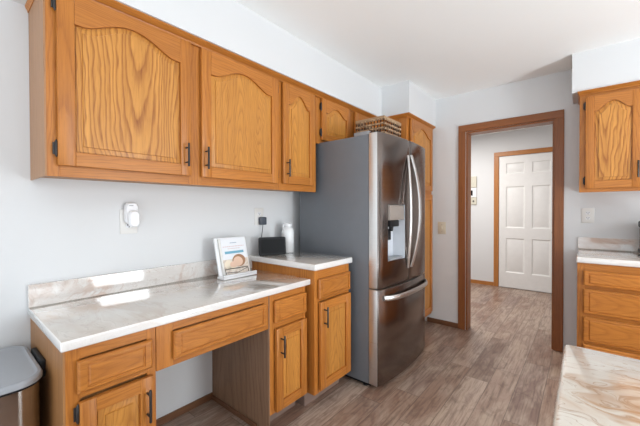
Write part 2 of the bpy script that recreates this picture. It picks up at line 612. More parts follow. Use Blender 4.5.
# added window beside it, made up to let in side fill light
wd = B()
for y in (WY0 + 0.001, (WY0 + WY1) / 2 - 0.025, WY1 - 0.051):
    wd.box(XR + 0.02, XR + 0.07, y, y + 0.05, WZ0 + 0.05, PZ1 - 0.051)
wd.box(XR + 0.02, XR + 0.07, WY0 + 0.001, WY1 - 0.001, WZ0 + 0.001, WZ0 + 0.05)
wd.box(XR + 0.02, XR + 0.07, WY0 + 0.001, WY1 - 0.001, PZ1 - 0.051, PZ1 - 0.001)
fr = struct(wd, 'added_window', 'white_trim')
B().box(XR + 0.042, XR + 0.046, WY0 + 0.05, (WY0 + WY1) / 2 - 0.025, WZ0 + 0.05, PZ1 - 0.05).build('pane', 'glass', fr)
B().box(XR + 0.042, XR + 0.046, (WY0 + WY1) / 2 + 0.025, WY1 - 0.05, WZ0 + 0.05, PZ1 - 0.05).build('pane', 'glass', fr)

# doorway casing and jambs
CW = 0.068
w = B()
CL, CR, CT = -1.010, -0.141, 2.098
for a, b_ in ((CL, CL + CW), (CR - CW, CR)):
    w.box(a, b_, WBK - 0.018, WBK, 0, CT - CW, 0, 0.003)
    w.box(a, b_, WBK + 0.12, WBK + 0.138, 0, CT - CW, 0, 0.003)
w.box(CL, CR, WBK - 0.018, WBK, CT - CW, CT, 1, 0.003)
w.box(CL, CR, WBK + 0.12, WBK + 0.138, CT - CW, CT, 1, 0.003)
w.box(DLX, DLX + 0.018, WBK, WBK + 0.12, 0, DTOP - 0.018, 0)
w.box(DRX - 0.018, DRX, WBK, WBK + 0.12, 0, DTOP - 0.018, 0)
w.box(DLX, DRX, WBK, WBK + 0.12, DTOP - 0.018, DTOP, 1)
struct(w, 'trim_1', ['casing_z', 'casing_x'])

# baseboards
struct(B().box(WL, WL + 0.012, 0.557, 1.149, 0, 0.042, 0, 0.002), 'baseboard_left', 'base_y')
struct(B().box(PSX - 0.09, CL, WBK - 0.012, WBK, 0, 0.05, 0, 0.002), 'baseboard_back', 'base_x')
struct(B().box(-3.0, -1.133, HB - 0.012, HB, 0, 0.06, 0, 0.002), 'baseboard_hall', 'hall_casing_x')

# hall door: casing, six-panel leaf, knob
w = B()
HCL, HDL, HDR, HDT = -1.131, -1.052, -0.295, 2.065
w.box(HCL, HDL - 0.008, HB - 0.018, HB, 0, HDT + 0.012, 0, 0.003)
w.box(HDR + 0.008, HDR + 0.085, HB - 0.018, HB, 0, HDT + 0.012, 0, 0.003)
w.box(HCL, HDR + 0.085, HB - 0.018, HB, HDT + 0.012, HDT + 0.082, 1, 0.003)
struct(w, 'trim_2', ['hall_casing_z', 'hall_casing_x'])
w = B(lambda u, v, n: (u, HB - 0.004 - n, v))
T0, T1 = 0.002, 0.016
cols = [(-0.962, -0.707), (-0.617, -0.384)]
rows = [(0.245, 0.785), (0.947, 1.595), (1.790, 1.960)]
us = sorted({HDL, HDR, *[x for c in cols for x in c]})
vs_ = sorted({0.012, HDT, *[x for c in rows for x in c]})


def raised_field(b, u0, u1, v0, v1, mat=0, n_edge=T1, n_low=0.006, n_top=0.013, w1=0.016, w2=0.045):
    """recessed moulding round a raised field, ring by ring"""
    def rect(i, n):
        return [(u0 + i, v0 + i, n), (u1 - i, v0 + i, n), (u1 - i, v1 - i, n), (u0 + i, v1 - i, n)]
    b.rings([rect(0, n_edge), rect(w1, n_low), rect(w1 + 0.006, n_low), rect(w2, n_top)], mat, cap0=False)


for i in range(len(us) - 1):
    for j in range(len(vs_) - 1):
        a, b_, c, d = us[i], us[i + 1], vs_[j], vs_[j + 1]
        if any(abs(a - q[0]) < 1e-6 and abs(b_ - q[1]) < 1e-6 for q in cols) and any(abs(c - q[0]) < 1e-6 and abs(d - q[1]) < 1e-6 for q in rows):
            raised_field(w, a, b_, c, d)
        else:
            w.face([w.V(a, c, T1), w.V(b_, c, T1), w.V(b_, d, T1), w.V(a, d, T1)])
q0 = [(HDL, 0.012), (HDR, 0.012), (HDR, HDT), (HDL, HDT)]
w.rings([[(x, y, 0.0) for x, y in q0], [(x, y, T1) for x, y in q0]], cap1=False)
bmesh.ops.remove_doubles(w.bm, verts=w.bm.verts, dist=1e-5)
hd = struct(w, 'door_1', 'white_trim', smooth=20)
B().lathe((-0.343, HB - 0.021, 0.90), [(0.030, 0.0), (0.030, -0.006), (0.012, -0.010), (0.011, -0.034), (0.024, -0.042), (0.027, -0.055), (0.020, -0.066), (0.0, -0.069)], 20, ax='y').build('door_knob', 'chrome', hd)

# ------------------------------------------------------------------ cabinets


def left_map(x0):
    return lambda u, v, n: (x0 + n, u, v)


def back_map(y0):
    return lambda u, v, n: (u, y0 - n, v)


def smoothstep(x):
    x = max(0.0, min(1.0, x))
    return x * x * (3 - 2 * x)


def arch_y(t, sh, pk):
    """height of a cathedral arch at t in [-1, 1]: short level shoulders, an ogee rise, a round crown"""
    a = abs(t)
    if a > 0.88:
        return sh
    x = (0.88 - a) / 0.88
    return sh + (pk - sh) * math.sin(math.pi / 2 * x ** 0.82) ** 2


def bar_pull(mp, u, v, n, length, parent, horiz=False, r=0.0055):
    b = B(mp)
    st = 0.030
    h = length / 2
    q = (lambda d, k: (u + d, v, n + k)) if horiz else (lambda d, k: (u, v + d, n + k))
    b.tube([q(-h, st), q(-h + 0.003, st), q(h - 0.003, st), q(h, st)], [r * 0.7, r, r, r * 0.7], 8)
    for s in (-1, 1):
        b.tube([q(s * (h - 0.022), 0.0005), q(s * (h - 0.022), st)], r * 0.75, 8)
    return b.build('handle', 'black', parent, label='slim black bar pull')


def barrel_hinge(mp, u, v, n, side, parent, ln=0.058):
    """black exposed hinge: barrel on the door edge with finials and a leaf on the frame"""
    b = B(mp)
    h = ln / 2
    prof = [(-h - 0.006, 0.001), (-h, 0.004), (-h + 0.004, 0.0062), (h - 0.004, 0.0062), (h, 0.004), (h + 0.006, 0.001)]
    b.tube([(u, v + d, n + 0.006) for d, _ in prof], [r for _, r in prof], 8)
    b.box(u, u + side * 0.011, v - h * 0.8, v + h * 0.8, n - 0.0005, n + 0.003)
    return b.build('hinge', 'black', parent, label='black barrel hinge')


def make_door(parent, mp, u0, u1, v0, v1, n0, axis, arch=True, panel='panel_fine', handle=None, hinge=None, stile=0.056, brail=0.056, shoulder=0.125, peak=0.055, hinge_v=None, hl=0.118):
    T = 0.019
    n0 += 0.005
    d = B(mp)
    g = axis   # material key for rails
    d.box(u0, u0 + stile, v0, v1, n0, n0 + T, 0, 0.0025, 2)
    d.box(u1 - stile, u1, v0, v1, n0, n0 + T, 0, 0.0025, 2)
    d.box(u0 + stile, u1 - stile, v0, v0 + brail, n0, n0 + T, 1, 0.002)
    uc, hw = (u0 + u1) / 2, (u1 - u0) / 2 - stile
    K = 36
    if arch:
        low = [(uc + hw * (1 - 2 * k / K), arch_y(1 - 2 * k / K, v1 - shoulder, v1 - peak)) for k in range(K + 1)]
    else:
        low = [(uc + hw, v1 - brail), (uc - hw, v1 - brail)]
    d.prism([(u0 + stile, v1), (u1 - stile, v1)] + low, n0, n0 + T, 1)
    dr = d.build('door', ['oak_z', g], parent, smooth=30)
    # raised panel
    p = B(mp)

    def outline(ins, n):
        a, b_ = u0 + stile - 0.001 + ins, u1 - stile + 0.001 - ins
        c = v0 + brail - 0.001 + ins
        pts = [(a, c, n), (b_, c, n)]
        if arch:
            hw2 = (b_ - a) / 2
            for k in range(K + 1):
                t = 1 - 2 * k / K
                pts.append((uc + hw2 * t, arch_y(t, v1 - shoulder, v1 - peak) - ins + 0.001, n))
        else:
            pts += [(b_, v1 - brail - ins + 0.001, n), (a, v1 - brail - ins + 0.001, n)]
        return pts
    F = n0 + T
    p.rings([outline(0, n0 + 0.002), outline(0, F - 0.013), outline(0.005, F - 0.013), outline(0.006, F - 0.010), outline(0.026, F - 0.0055), outline(0.0275, F - 0.0005)], 0)
    p.build('panel', panel, dr, smooth=25)
    if handle:
        bar_pull(mp, handle[0], handle[1], F, hl, dr)
    if hinge:
        hu = u0 - 0.003 if hinge == 'l' else u1 + 0.003
        sd = -1 if hinge == 'l' else 1
        for hv in (hinge_v or (v0 + 0.065, v1 - 0.065)):
            barrel_hinge(mp, hu, hv, n0 + 0.002, sd, dr)
    return dr


def make_drawer(parent, mp, u0, u1, v0, v1, n0, mat):
    """slab front with a thumbnail edge and a shallow raised field"""
    b = B(mp)
    n0 += 0.005

    def rect(iu, iv, n):
        return [(u0 + iu, v0 + iv, n), (u1 - iu, v0 + iv, n), (u1 - iu, v1 - iv, n), (u0 + iu, v1 - iv, n)]
    b.rings([rect(0, 0, n0), rect(0, 0, n0 + 0.011), rect(0.003, 0.003, n0 + 0.015), rect(0.007, 0.006, n0 + 0.017),
             rect(0.026, 0.014, n0 + 0.0175), rect(0.0265, 0.0145, n0 + 0.0135), rect(0.030, 0.018, n0 + 0.0135), rect(0.036, 0.023, n0 + 0.018)], 0)
    return b.build('drawer', mat, parent, smooth=20)


def face_frame(parent, mp, u0, u1, v0, v1, stiles, rails, axis, t=0.02):
    """stiles: list of (u0,u1); rails: list of (ua,ub,va,vb)"""
    b = B(mp)
    for a, c in stiles:
        b.box(a, c, v0, v1, -t, 0, 0, 0.001)
    for a, c, d, e in rails:
        b.box(a, c, d, e, -t, 0, 1, 0.001)
    return b.build('face_frame', ['oak_z', axis], parent)


# --- left run of wall cabinets
UF = -1.589
ML = left_map(UF)
UZ0, UZ1 = 1.374, 2.132
ca = thing('wall_cabinet', 'two-door oak wall cabinet with arched panels, above the low desk counter', 'cabinet', (WL + 0.15, 0.87, UZ0), 'oak wall cabinets')
B().box(WL + 0.001, UF - 0.02, 0.272, 1.472, UZ0 + 0.014, UZ1).build('body', 'base_end', ca)
B().box(WL + 0.001, UF - 0.0005, 0.266, 0.272, UZ0, UZ1).build('side_panel', 'end_panel', ca, label='greyed brown end panel')
face_frame(ca, ML, 0, 0, UZ0, UZ1, [(0.272, 0.312), (0.838, 0.912), (1.436, 1.472)],
           [(0.312, 0.838, UZ0, UZ0 + 0.05), (0.912, 1.436, UZ0, UZ0 + 0.05), (0.312, 0.838, UZ1 - 0.05, UZ1), (0.912, 1.436, UZ1 - 0.05, UZ1)], 'oak_y')
make_door(ca, ML, 0.302, 0.846, 1.417, 2.104, 0.001, 'oak_y', panel='panel_z', handle=(0.815, 1.520), hinge='l', hinge_v=(1.482, 2.046), shoulder=0.122, peak=0.055)
make_door(ca, ML, 0.905, 1.455, 1.417, 2.100, 0.001, 'oak_y', panel='panel_fine', handle=(0.925, 1.517), hinge='r', hinge_v=(1.478, 2.046), shoulder=0.122, peak=0.055)
cb = thing('wall_cabinet', 'narrow single-door oak wall cabinet beside the over-fridge cabinet', 'cabinet', (WL + 0.15, 1.668, UZ0), 'oak wall cabinets')
B().box(WL + 0.001, UF - 0.02, 1.474, 1.860, UZ0 + 0.014, UZ1).build('body', 'base_end', cb)
face_frame(cb, ML, 0, 0, UZ0, UZ1, [(1.474, 1.512), (1.812, 1.862)], [(1.512, 1.812, UZ0, UZ0 + 0.05), (1.512, 1.812, UZ1 - 0.05, UZ1)], 'oak_y')
make_door(cb, ML, 1.500, 1.822, 1.419, 2.100, 0.001, 'oak_y', panel='panel_fine', handle=(1.530, 1.523), hinge='r', hinge_v=(1.478, 2.046), stile=0.052, shoulder=0.135, peak=0.055)
SZ0 = 1.752
cc = thing('wall_cabinet', 'short two-door oak cabinet above the refrigerator', 'cabinet', (WL + 0.15, 2.34, SZ0), 'oak wall cabinets')
B().box(WL + 0.001, UF - 0.02, 1.864, 2.826, SZ0 + 0.006, UZ1).build('body', 'base_end', cc)
face_frame(cc, ML, 0, 0, SZ0, UZ1, [(1.864, 1.924), (2.286, 2.386), (2.772, 2.826)],
           [(a, b_, v, v + 0.05) for a, b_ in ((1.924, 2.286), (2.386, 2.772)) for v in (SZ0, UZ1 - 0.05)], 'oak_y')
make_door(cc, ML, 1.915, 2.293, 1.782, 2.104, 0.001, 'oak_y', panel='panel_fine', hinge='l', hinge_v=(1.84, 2.04), stile=0.05, brail=0.05, shoulder=0.105, peak=0.05)
make_door(cc, ML, 2.378, 2.780, 1.782, 2.104, 0.001, 'oak_y', panel='panel_fine', hinge='r', hinge_v=(1.84, 2.04), stile=0.05, brail=0.05, shoulder=0.105, peak=0.05)
# crown moulding under the soffit, mitred round the run
cr = B()


def crown_run(b, path, outs, z, mat=0):
    """a small cove profile swept along a plan path; outs = outward direction per vertex"""
    prof = [(0.001, 2.106), (0.012, 2.106), (0.016, 2.114), (0.034, 2.122), (0.046, 2.130), (0.046, z), (0.001, z)]
    rs = []
    for (x, y), (ox, oy) in zip(path, outs):
        rs.append([(x + ox * d, y + oy * d, h) for d, h in prof])
    b.rings(rs, mat)


crown_run(cr, [(WL + 0.001, 0.266), (UF, 0.266), (UF, 2.826)], [(0, -0.25), (1, -0.25), (1, 0)], SZ - 0.001)
struct(cr, 'trim_3', 'oak_y')

# pantry beside the fridge
PF = -1.293
MP = left_map(PF)
cp = thing('pantry_cabinet', 'tall oak pantry cabinet between the refrigerator and the back wall', 'cabinet', (WL + 0.3, 3.15, 0))
B().box(WL + 0.001, PF - 0.02, 2.834, WBK - 0.002, 0.10, UZ1).build('body', 'base_end', cp)
B().box(WL + 0.001, PF - 0.0005, 2.828, 2.834, 0.10, UZ1).build('side_panel', 'oak_z', cp)
B().box(WL + 0.001, PF - 0.09, 2.834, WBK - 0.014, 0.0, 0.10).build('toe_kick', 'toe', cp)
face_frame(cp, MP, 0, 0, 0.10, UZ1, [(2.834, 2.890), (3.425, WBK - 0.002)],
           [(2.890, 3.425, 0.10, 0.15), (2.890, 3.425, 1.38, 1.45), (2.890, 3.425, UZ1 - 0.05, UZ1)], 'oak_y')
make_door(cp, MP, 2.880, 3.434, 1.435, 2.104, 0.001, 'oak_y', panel='panel_fine', handle=(2.905, 1.54), hinge='r', hinge_v=(1.53, 2.03), stile=0.056)
make_door(cp, MP, 2.880, 3.434, 0.135, 1.395, 0.001, 'oak_y', arch=False, panel='panel_fine', handle=(2.905, 1.28), hinge='r', hinge_v=(0.25, 0.93), stile=0.056)
cr = B()
crown_run(cr, [(UF + 0.05, 2.828), (PF, 2.828), (PF, WBK - 0.001)], [(0, -1), (1, -1), (1, 0)], SZ - 0.001)
struct(cr, 'trim_4', 'oak_y')

# --- desk run
FX = -1.321
MD = left_map(FX)
DZ1 = 0.779
cd = thing('base_cabinet', 'oak desk base cabinet with one drawer over a door, beside the trash can', 'cabinet', (-1.6, 0.408, 0), 'oak base cabinets')
B().box(WL + 0.001, FX - 0.02, 0.266, 0.554, 0.10, DZ1).build('body', 'base_end', cd)
B().box(WL + 0.001, FX - 0.0005, 0.260, 0.266, 0.0, DZ1).build('side_panel', 'base_end', cd)
B().box(WL + 0.001, FX - 0.09, 0.266, 0.554, 0.0, 0.10).build('toe_kick', 'toe', cd)
face_frame(cd, MD, 0, 0, 0.10, DZ1, [(0.266, 0.306), (0.522, 0.556)], [(0.306, 0.522, 0.10, 0.14), (0.306, 0.522, 0.60, 0.625), (0.306, 0.522, 0.735, DZ1)], 'oak_y')
make_drawer(cd, MD, 0.296, 0.536, 0.624, 0.733, 0.001, 'drawer_y')
make_door(cd, MD, 0.300, 0.537, 0.115, 0.594, 0.001, 'oak_y', arch=False, panel='panel_fine', handle=(0.513, 0.494), hinge='l', stile=0.048, brail=0.05, hinge_v=(0.17, 0.555), hl=0.125)
# knee drawer apron
kd = thing('desk_drawer', 'wide oak knee drawer hanging below the desk counter between two base cabinets', 'drawer', (-1.5, 0.855, 0.59))
ap = B(MD)
ap.box(0.558, 0.627, 0.592, DZ1, -0.02, 0, 0, 0.001)
ap.box(1.116, 1.148, 0.592, DZ1, -0.02, 0, 0, 0.001)
ap.box(0.627, 1.116, 0.740, DZ1, -0.02, 0, 1, 0.001)
ap.box(0.627, 1.116, 0.592, 0.630, -0.02, 0, 1, 0.001)
ap.build('apron', ['oak_z', 'oak_y'], kd)
B().box(WL + 0.06, FX - 0.02, 0.60, 1.12, 0.63, 0.74).build('drawer_box', 'knee_panel', kd)
make_drawer(kd, MD, 0.622, 1.120, 0.622, 0.738, 0.001, 'drawer_y')
# right desk base
ce = thing('base_cabinet', 'oak desk base cabinet to the right of the knee space, drawer over door', 'cabinet', (-1.6, 1.30, 0), 'oak base cabinets')
B().box(WL + 0.001, FX - 0.02, 1.156, 1.446, 0.11, DZ1).build('body', 'base_end', ce)
B().box(WL + 0.001, FX - 0.0005, 1.150, 1.156, 0.0, DZ1).build('side_panel', 'knee_panel', ce, label='dark raw side facing the knee space')
B().box(WL + 0.001, FX - 0.09, 1.156, 1.446, 0.0, 0.11).build('toe_kick', 'toe', ce)
B().box(WL + 0.013, FX - 0.1, 1.1385, 1.1495, 0.0, 0.03, 0, 0.003).build('shoe_strip', 'base_x', ce)
face_frame(ce, MD, 0, 0, 0.11, DZ1, [(1.156, 1.192), (1.420, 1.446)], [(1.192, 1.420, 0.11, 0.14), (1.192, 1.420, 0.58, 0.62), (1.192, 1.420, 0.737, DZ1)], 'oak_y')
make_drawer(ce, MD, 1.181, 1.436, 0.618, 0.738, 0.001, 'drawer_y')
make_door(ce, MD, 1.187, 1.434, 0.122, 0.582, 0.001, 'oak_y', arch=False, panel='panel_fine', handle=(1.218, 0.485), stile=0.05, brail=0.05, hl=0.122)
# taller base by the fridge
HX = -1.268
MH = left_map(HX)
HZ1 = 0.870
cf = thing('base_cabinet', 'taller oak base cabinet beside the refrigerator, drawer over door', 'cabinet', (-1.58, 1.65, 0), 'oak base cabinets')
B().box(WL + 0.001, HX - 0.02, 1.474, 1.834, 0.10, HZ1).build('body', 'base_end', cf)
B().box(WL + 0.001, HX - 0.0005, 1.468, 1.474, 0.10, HZ1).build('side_panel', 'oak_z', cf)
B().box(WL + 0.001, HX - 0.085, 1.47, 1.834, 0.0, 0.10).build('toe_kick', 'toe', cf)
face_frame(cf, MH, 0, 0, 0.10, HZ1, [(1.474, 1.508), (1.800, 1.836)], [(1.508, 1.800, 0.10, 0.135), (1.508, 1.800, 0.67, 0.70), (1.508, 1.800, 0.81, HZ1)], 'oak_y')
make_drawer(cf, MH, 1.494, 1.829, 0.690, 0.812, 0.001, 'drawer_y')
make_door(cf, MH, 1.502, 1.828, 0.122, 0.668, 0.001, 'oak_y', arch=False, panel='panel_fine', handle=(1.534, 0.577), stile=0.054, brail=0.054, hl=0.128)


def counter(name, u0, u1, x0, x1, z0, z1, mats, bev=0.006):
    b = B()
    b.box(x0, x1, u0, u1, z0, z1, 0, bev, 3)
    bmesh.ops.recalc_face_normals(b.bm, faces=b.bm.faces)
    for f in b.bm.faces:
        f.material_index = 0 if f.normal.z > 0.9 else 1
    return b.build(name, mats, None)


tag(counter('countertop', 0.250, 1.4665, WL + 0.001, -1.294, 0.780, 0.815, ['marble', 'marble_edge']), 'low grey-beige marble desk countertop with white edge, along the left wall', 'countertop')
tag(B().box(WL + 0.001, WL + 0.021, 0.252, 1.4665, 0.815, 0.914, 0, 0.0015, 1).build('backsplash', 'marble_splash'), 'veined white marble backsplash strip standing behind the low desk counter', 'backsplash')
tag(counter('countertop', 1.4475, 1.848, WL + 0.001, -1.241, 0.8705, 0.910, ['marble', 'marble_edge'], 0.008), 'higher small marble countertop beside the refrigerator, under the smart display', 'countertop')

# --- right-hand cabinets on the back wall
RUF = 3.165
MR = back_map(RUF)
cg = thing('wall_cabinet', 'oak wall cabinet on the back wall, right of the doorway', 'cabinet', (0.3, 3.3, UZ0), 'oak wall cabinets')
B().box(-0.036, 0.64, RUF + 0.02, WBK - 0.001, UZ0 + 0.012, UZ1 - 0.003).build('body', 'oak_z', cg)
face_frame(cg, MR, 0, 0, UZ0 - 0.006, UZ1 - 0.003, [(-0.036, 0.010), (0.296, 0.336), (0.595, 0.640)],
           [(a, b_, v, v + 0.045) for a, b_ in ((0.010, 0.296), (0.336, 0.595)) for v in (UZ0 - 0.006, UZ1 - 0.048)], 'oak_x')
make_door(cg, MR, 0.000, 0.304, 1.395, 2.082, 0.001, 'oak_x', panel='panel_z', handle=(0.283, 1.52), hinge='l', hinge_v=(1.455, 2.02), stile=0.050, shoulder=0.112, peak=0.05)
make_door(cg, MR, 0.328, 0.606, 1.395, 2.082, 0.001, 'oak_x', panel='panel_z', handle=(0.349, 1.52), hinge='r', hinge_v=(1.455, 2.02), stile=0.050, shoulder=0.112, peak=0.05)
cr = B()
crown_run(cr, [(-0.036, WBK - 0.001), (-0.036, RUF), (0.64, RUF)], [(-0.3, 0), (-0.3, -1), (0, -1)], SZ - 0.004)
struct(cr, 'trim_5', 'oak_x')
RBF = 2.858
MB_ = back_map(RBF)
ch = thing('drawer_cabinet', 'oak base cabinet with stacked drawers on the back wall, right of the doorway', 'cabinet', (0.25, 3.15, 0), 'oak base cabinets')
B().box(-0.040, 0.62, RBF + 0.02, WBK - 0.001, 0.10, 0.869).build('body', 'oak_z', ch)
B().box(-0.040, 0.62, RBF + 0.085, WBK - 0.001, 0.0, 0.10).build('toe_kick', 'toe', ch)
rl = [(0.0, 0.56, 0.10, 0.14), (0.0, 0.56, 0.305, 0.34), (0.0, 0.56, 0.49, 0.535), (0.0, 0.56, 0.685, 0.72), (0.0, 0.56, 0.81, 0.869)]
face_frame(ch, MB_, 0, 0, 0.10, 0.869, [(-0.040, 0.0), (0.56, 0.62)], rl, 'oak_x')
for v0, v1 in ((0.716, 0.818), (0.526, 0.692), (0.332, 0.500), (0.130, 0.312)):
    make_drawer(ch, MB_, -0.006, 0.566, v0, v1, 0.001, 'drawer_x')
tag(counter('countertop', 2.830, WBK - 0.001, -0.045, 0.66, 0.8695, 0.910, ['marble', 'marble_edge'], 0.008), 'marble countertop on the drawer cabinet against the back wall', 'countertop')
tag(B().box(-0.045, 0.66, WBK - 0.021, WBK - 0.001, 0.910, 1.004, 0, 0.0015, 1).build('backsplash', 'marble_splash'), 'pink-veined marble backsplash on the back wall, under the duplex outlet', 'backsplash')

# coffee maker whose edge shows at the right of the photo
cm = thing('coffee_maker', 'black coffee maker on the back counter, at the right border', 'coffee maker', (0.42, 3.26, 0.9105))
B().box(0.31, 0.53, 3.12, 3.40, 0.911, 0.945, 0, 0.008, 2).build('base', 'black_plastic', cm)
B().box(0.318, 0.52, 3.30, 3.398, 0.946, 1.10, 0, 0.008, 2).build('water_tank', 'black_plastic', cm)
B().box(0.31, 0.53, 3.13, 3.40, 1.101, 1.15, 0, 0.010, 2).build('lid', 'black_plastic', cm)
B().lathe((0.4175, 3.205, 0.946), [(0.055, 0), (0.07, 0.02), (0.075, 0.08), (0.055, 0.125), (0.05, 0.14), (0.0, 0.142)], 20).build('carafe', 'screen', cm)

# island
isl = thing('kitchen_island', 'kitchen island base under the caramel-veined marble top', 'island', (0.6, 0.6, 0))
B().box(0.06, 1.2, 0.36, 0.84, 0.10, 0.869).build('body', 'oak_z', isl)
B().box(0.11, 1.15, 0.42, 0.78, 0.0, 0.10).build('toe_kick', 'toe', isl)
MI = lambda u, v, n: (u, 0.84 + n, v)
make_door(isl, MI, 0.08, 0.62, 0.14, 0.83, 0.001, 'oak_x', arch=False, panel='panel_fine', handle=(0.59, 0.72))
make_door(isl, MI, 0.64, 1.18, 0.14, 0.83, 0.001, 'oak_x', arch=False, panel='panel_fine', handle=(0.67, 0.72))
tag(counter('countertop', 0.28, 0.982, -0.038, 1.25, 0.8695, 0.914, ['marble_island', 'marble_island_edge'], 0.010), 'cream island countertop with caramel swirls, at the bottom right', 'countertop')

# ------------------------------------------------------------------ refrigerator
FY0, FY1, FZ = 1.900, 2.720, 1.765
FM, FE, FBOW = (FY0 + FY1) / 2, -1.066, 0.036
fr_ = thing('refrigerator', 'stainless french-door refrigerator with bottom freezer drawer and water dispenser', 'refrigerator', (-1.45, FM, 0))
B().box(-1.80, -1.146, FY0 + 0.004, FY1 - 0.004, 0.03, FZ - 0.006, 0, 0.006, 2).build('body', 'fridge_side', fr_, label='plain grey painted case')
b = B()
b.box(-1.70, -1.15, FY0 + 0.03, FY1 - 0.03, 0.006, 0.055)
b.build('toe_grille', 'black_plastic', fr_)
for y in (FY0 + 0.035, FY1 - 0.035):
    B().lathe((-1.19, y, 0.0), [(0.018, 0.0), (0.018, 0.014), (0.010, 0.016), (0.010, 0.03)], 12).build('foot', 'black_plastic', fr_)


def fx(y):
    t = (y - FM) / (FM - FY0)
    return FE + FBOW * (1 - t * t)


def curved_door(name, y0, y1, z0, z1, hole=None, back=-1.142):
    """steel door with a bowed front, rounded long edges, optional recess (ya, yb, za, zb)"""
    b = B()
    ys = [y0 + (y1 - y0) * k / 16 for k in range(17)]
    zs = [z0 + 0.006, z1 - 0.006]
    if hole:
        ys = sorted([y for y in ys if all(abs(y - h) > 0.008 for h in hole[:2])] + list(hole[:2]))
        zs = [z0 + 0.006, hole[2], hole[3], z1 - 0.006]
    r = 0.012

    def prof(y):
        return fx(y)
    ring_y = [(y0, fx(y0) - r), (y0 + 0.004, fx(y0) - 0.004)] + [(y, fx(y)) for y in ys[1:-1]] + [(y1 - 0.004, fx(y1) - 0.004), (y1, fx(y1) - r)]
    grid = [[b.V(x - (0.004 if z in (z0, z1) else 0), y, z) for y, x in ring_y] for z in [z0] + zs + [z1]]
    zz = [z0] + zs + [z1]
    for j in range(len(zz) - 1):
        for i in range(len(ring_y) - 1):
            if hole and abs(zz[j] - hole[2]) < 1e-6 and ring_y[i][0] > hole[0] - 1e-6 and ring_y[i + 1][0] < hole[1] + 1e-6:
                continue
            b.face([grid[j][i], grid[j][i + 1], grid[j + 1][i + 1], grid[j + 1][i]])
    # sides, back, top and bottom
    nb = len(zz)
    bl = [b.V(back, y0, z) for z in zz]
    br = [b.V(back, y1, z) for z in zz]
    for j in range(nb - 1):
        b.face([bl[j], grid[j][0], grid[j + 1][0], bl[j + 1]], 1)
        b.face([grid[j][-1], br[j], br[j + 1], grid[j + 1][-1]], 1)
    b.face([bl[k] for k in range(nb)] + [br[k] for k in range(nb - 1, -1, -1)], 1)
    b.face([bl[0]] + grid[0][:] + [br[0]], 1)
    b.face([bl[-1]] + grid[-1][:] + [br[-1]], 1)
    return b.build(name, ['steel', 'steel_bright'], fr_, smooth=40)


HOLE = (2.000, 2.232, 0.880, 1.275)
dl = curved_door('door', FY0, FM - 0.002, 0.700, FZ, HOLE)
dr = curved_door('door', FM + 0.002, FY1, 0.700, FZ)
dz = curved_door('freezer_drawer', FY0, FY1, 0.036, 0.692)
# dispenser set into the left door
b = B()
ya, yb, za, zb = HOLE
xb = -1.125
xa = fx((ya + yb) / 2) - 0.002
q = [(ya, za), (yb, za), (yb, zb), (ya, zb)]
b.rings([[(fx(y) - 0.001, y, z) for y, z in q], [(xb, y + (0.012 if y == ya else -0.012), z + (0.01 if z == za else 0)) for y, z in q]], 0, cap0=False)
dsp = b.build('dispenser', 'disp_white', dl, smooth=0, label='pale recessed water and ice dispenser')
B().prism([(ya + 0.004, 1.165), (yb - 0.004, 1.165), (yb - 0.004, zb - 0.004), (ya + 0.004, zb - 0.004)], -1.09, xa + 0.004, 0, 0.003, 2, order=lambda u, v, n: (n, u, v)).build('control_panel', 'disp_panel', dl, label='glossy taupe touch panel')
b = B()
b.box(-1.105, xa - 0.004, ya + 0.03, yb - 0.07, 1.118, 1.164, 0, 0.006, 2)
b.lathe((-1.07, ya + 0.085, 1.085), [(0.013, 0.0), (0.017, 0.035)], 12)
b.box(-1.108, -1.085, ya + 0.055, ya + 0.115, 1.02, 1.10, 0, 0.004)
b.build('dispenser_nozzle', 'black_plastic', dl)
b = B()
b.box(-1.108, xa + 0.002, ya + 0.014, yb - 0.014, za + 0.002, za + 0.016, 0, 0.003)
b.build('drip_tray', 'grey_plastic', dl)


def bow(b, y_end, y_mid, x_end, x_mid, z0, z1, r, ry):
    pts = []
    for k in range(25):
        t = -1 + 2 * k / 24
        c = 1 - t * t
        pts.append((x_end + (x_mid - x_end) * c, y_end + (y_mid - y_end) * c, (z0 + z1) / 2 + t * (z1 - z0) / 2))
    b.tube(pts, r, 12, 0, ry=(ry, (1, 0, 0)))


b = B()
bow(b, 2.282, 2.236, -1.030, -0.985, 0.80, 1.645, 0.014, 0.009)
b.build('handle', 'steel_bright', dl, label='bowed bright steel handle')
b = B()
bow(b, 2.338, 2.345, -1.030, -0.962, 0.80, 1.655, 0.019, 0.010)
b.build('handle', 'steel_bright', dr, label='bowed bright steel handle')
b = B()
pts = []
for k in range(25):
    t = -1 + 2 * k / 24
    pts.append((fx(FM + 0.36 * t) + 0.006 + 0.042 * (1 - abs(t) ** 6), FM + 0.36 * t, 0.632))
b.tube(pts, 0.010, 12, 0, ry=(0.018, (0, 0, 1)))
b.build('handle', 'steel_bright', dz, label='long curved bright steel handle')
for y in (FY0 + 0.012, FY1 - 0.112):
    B().box(-1.275, -1.150, y, y + 0.10, FZ - 0.005, FZ + 0.022, 0, 0.005, 2).build('hinge_cover', 'grey_plastic', fr_, label='grey hinge cover')
B().box(-1.148, -1.085, FY0 + 0.02, FY0 + 0.08, FZ + 0.001, FZ + 0.012, 0, 0.003).build('hinge_plate', 'black_plastic', fr_)

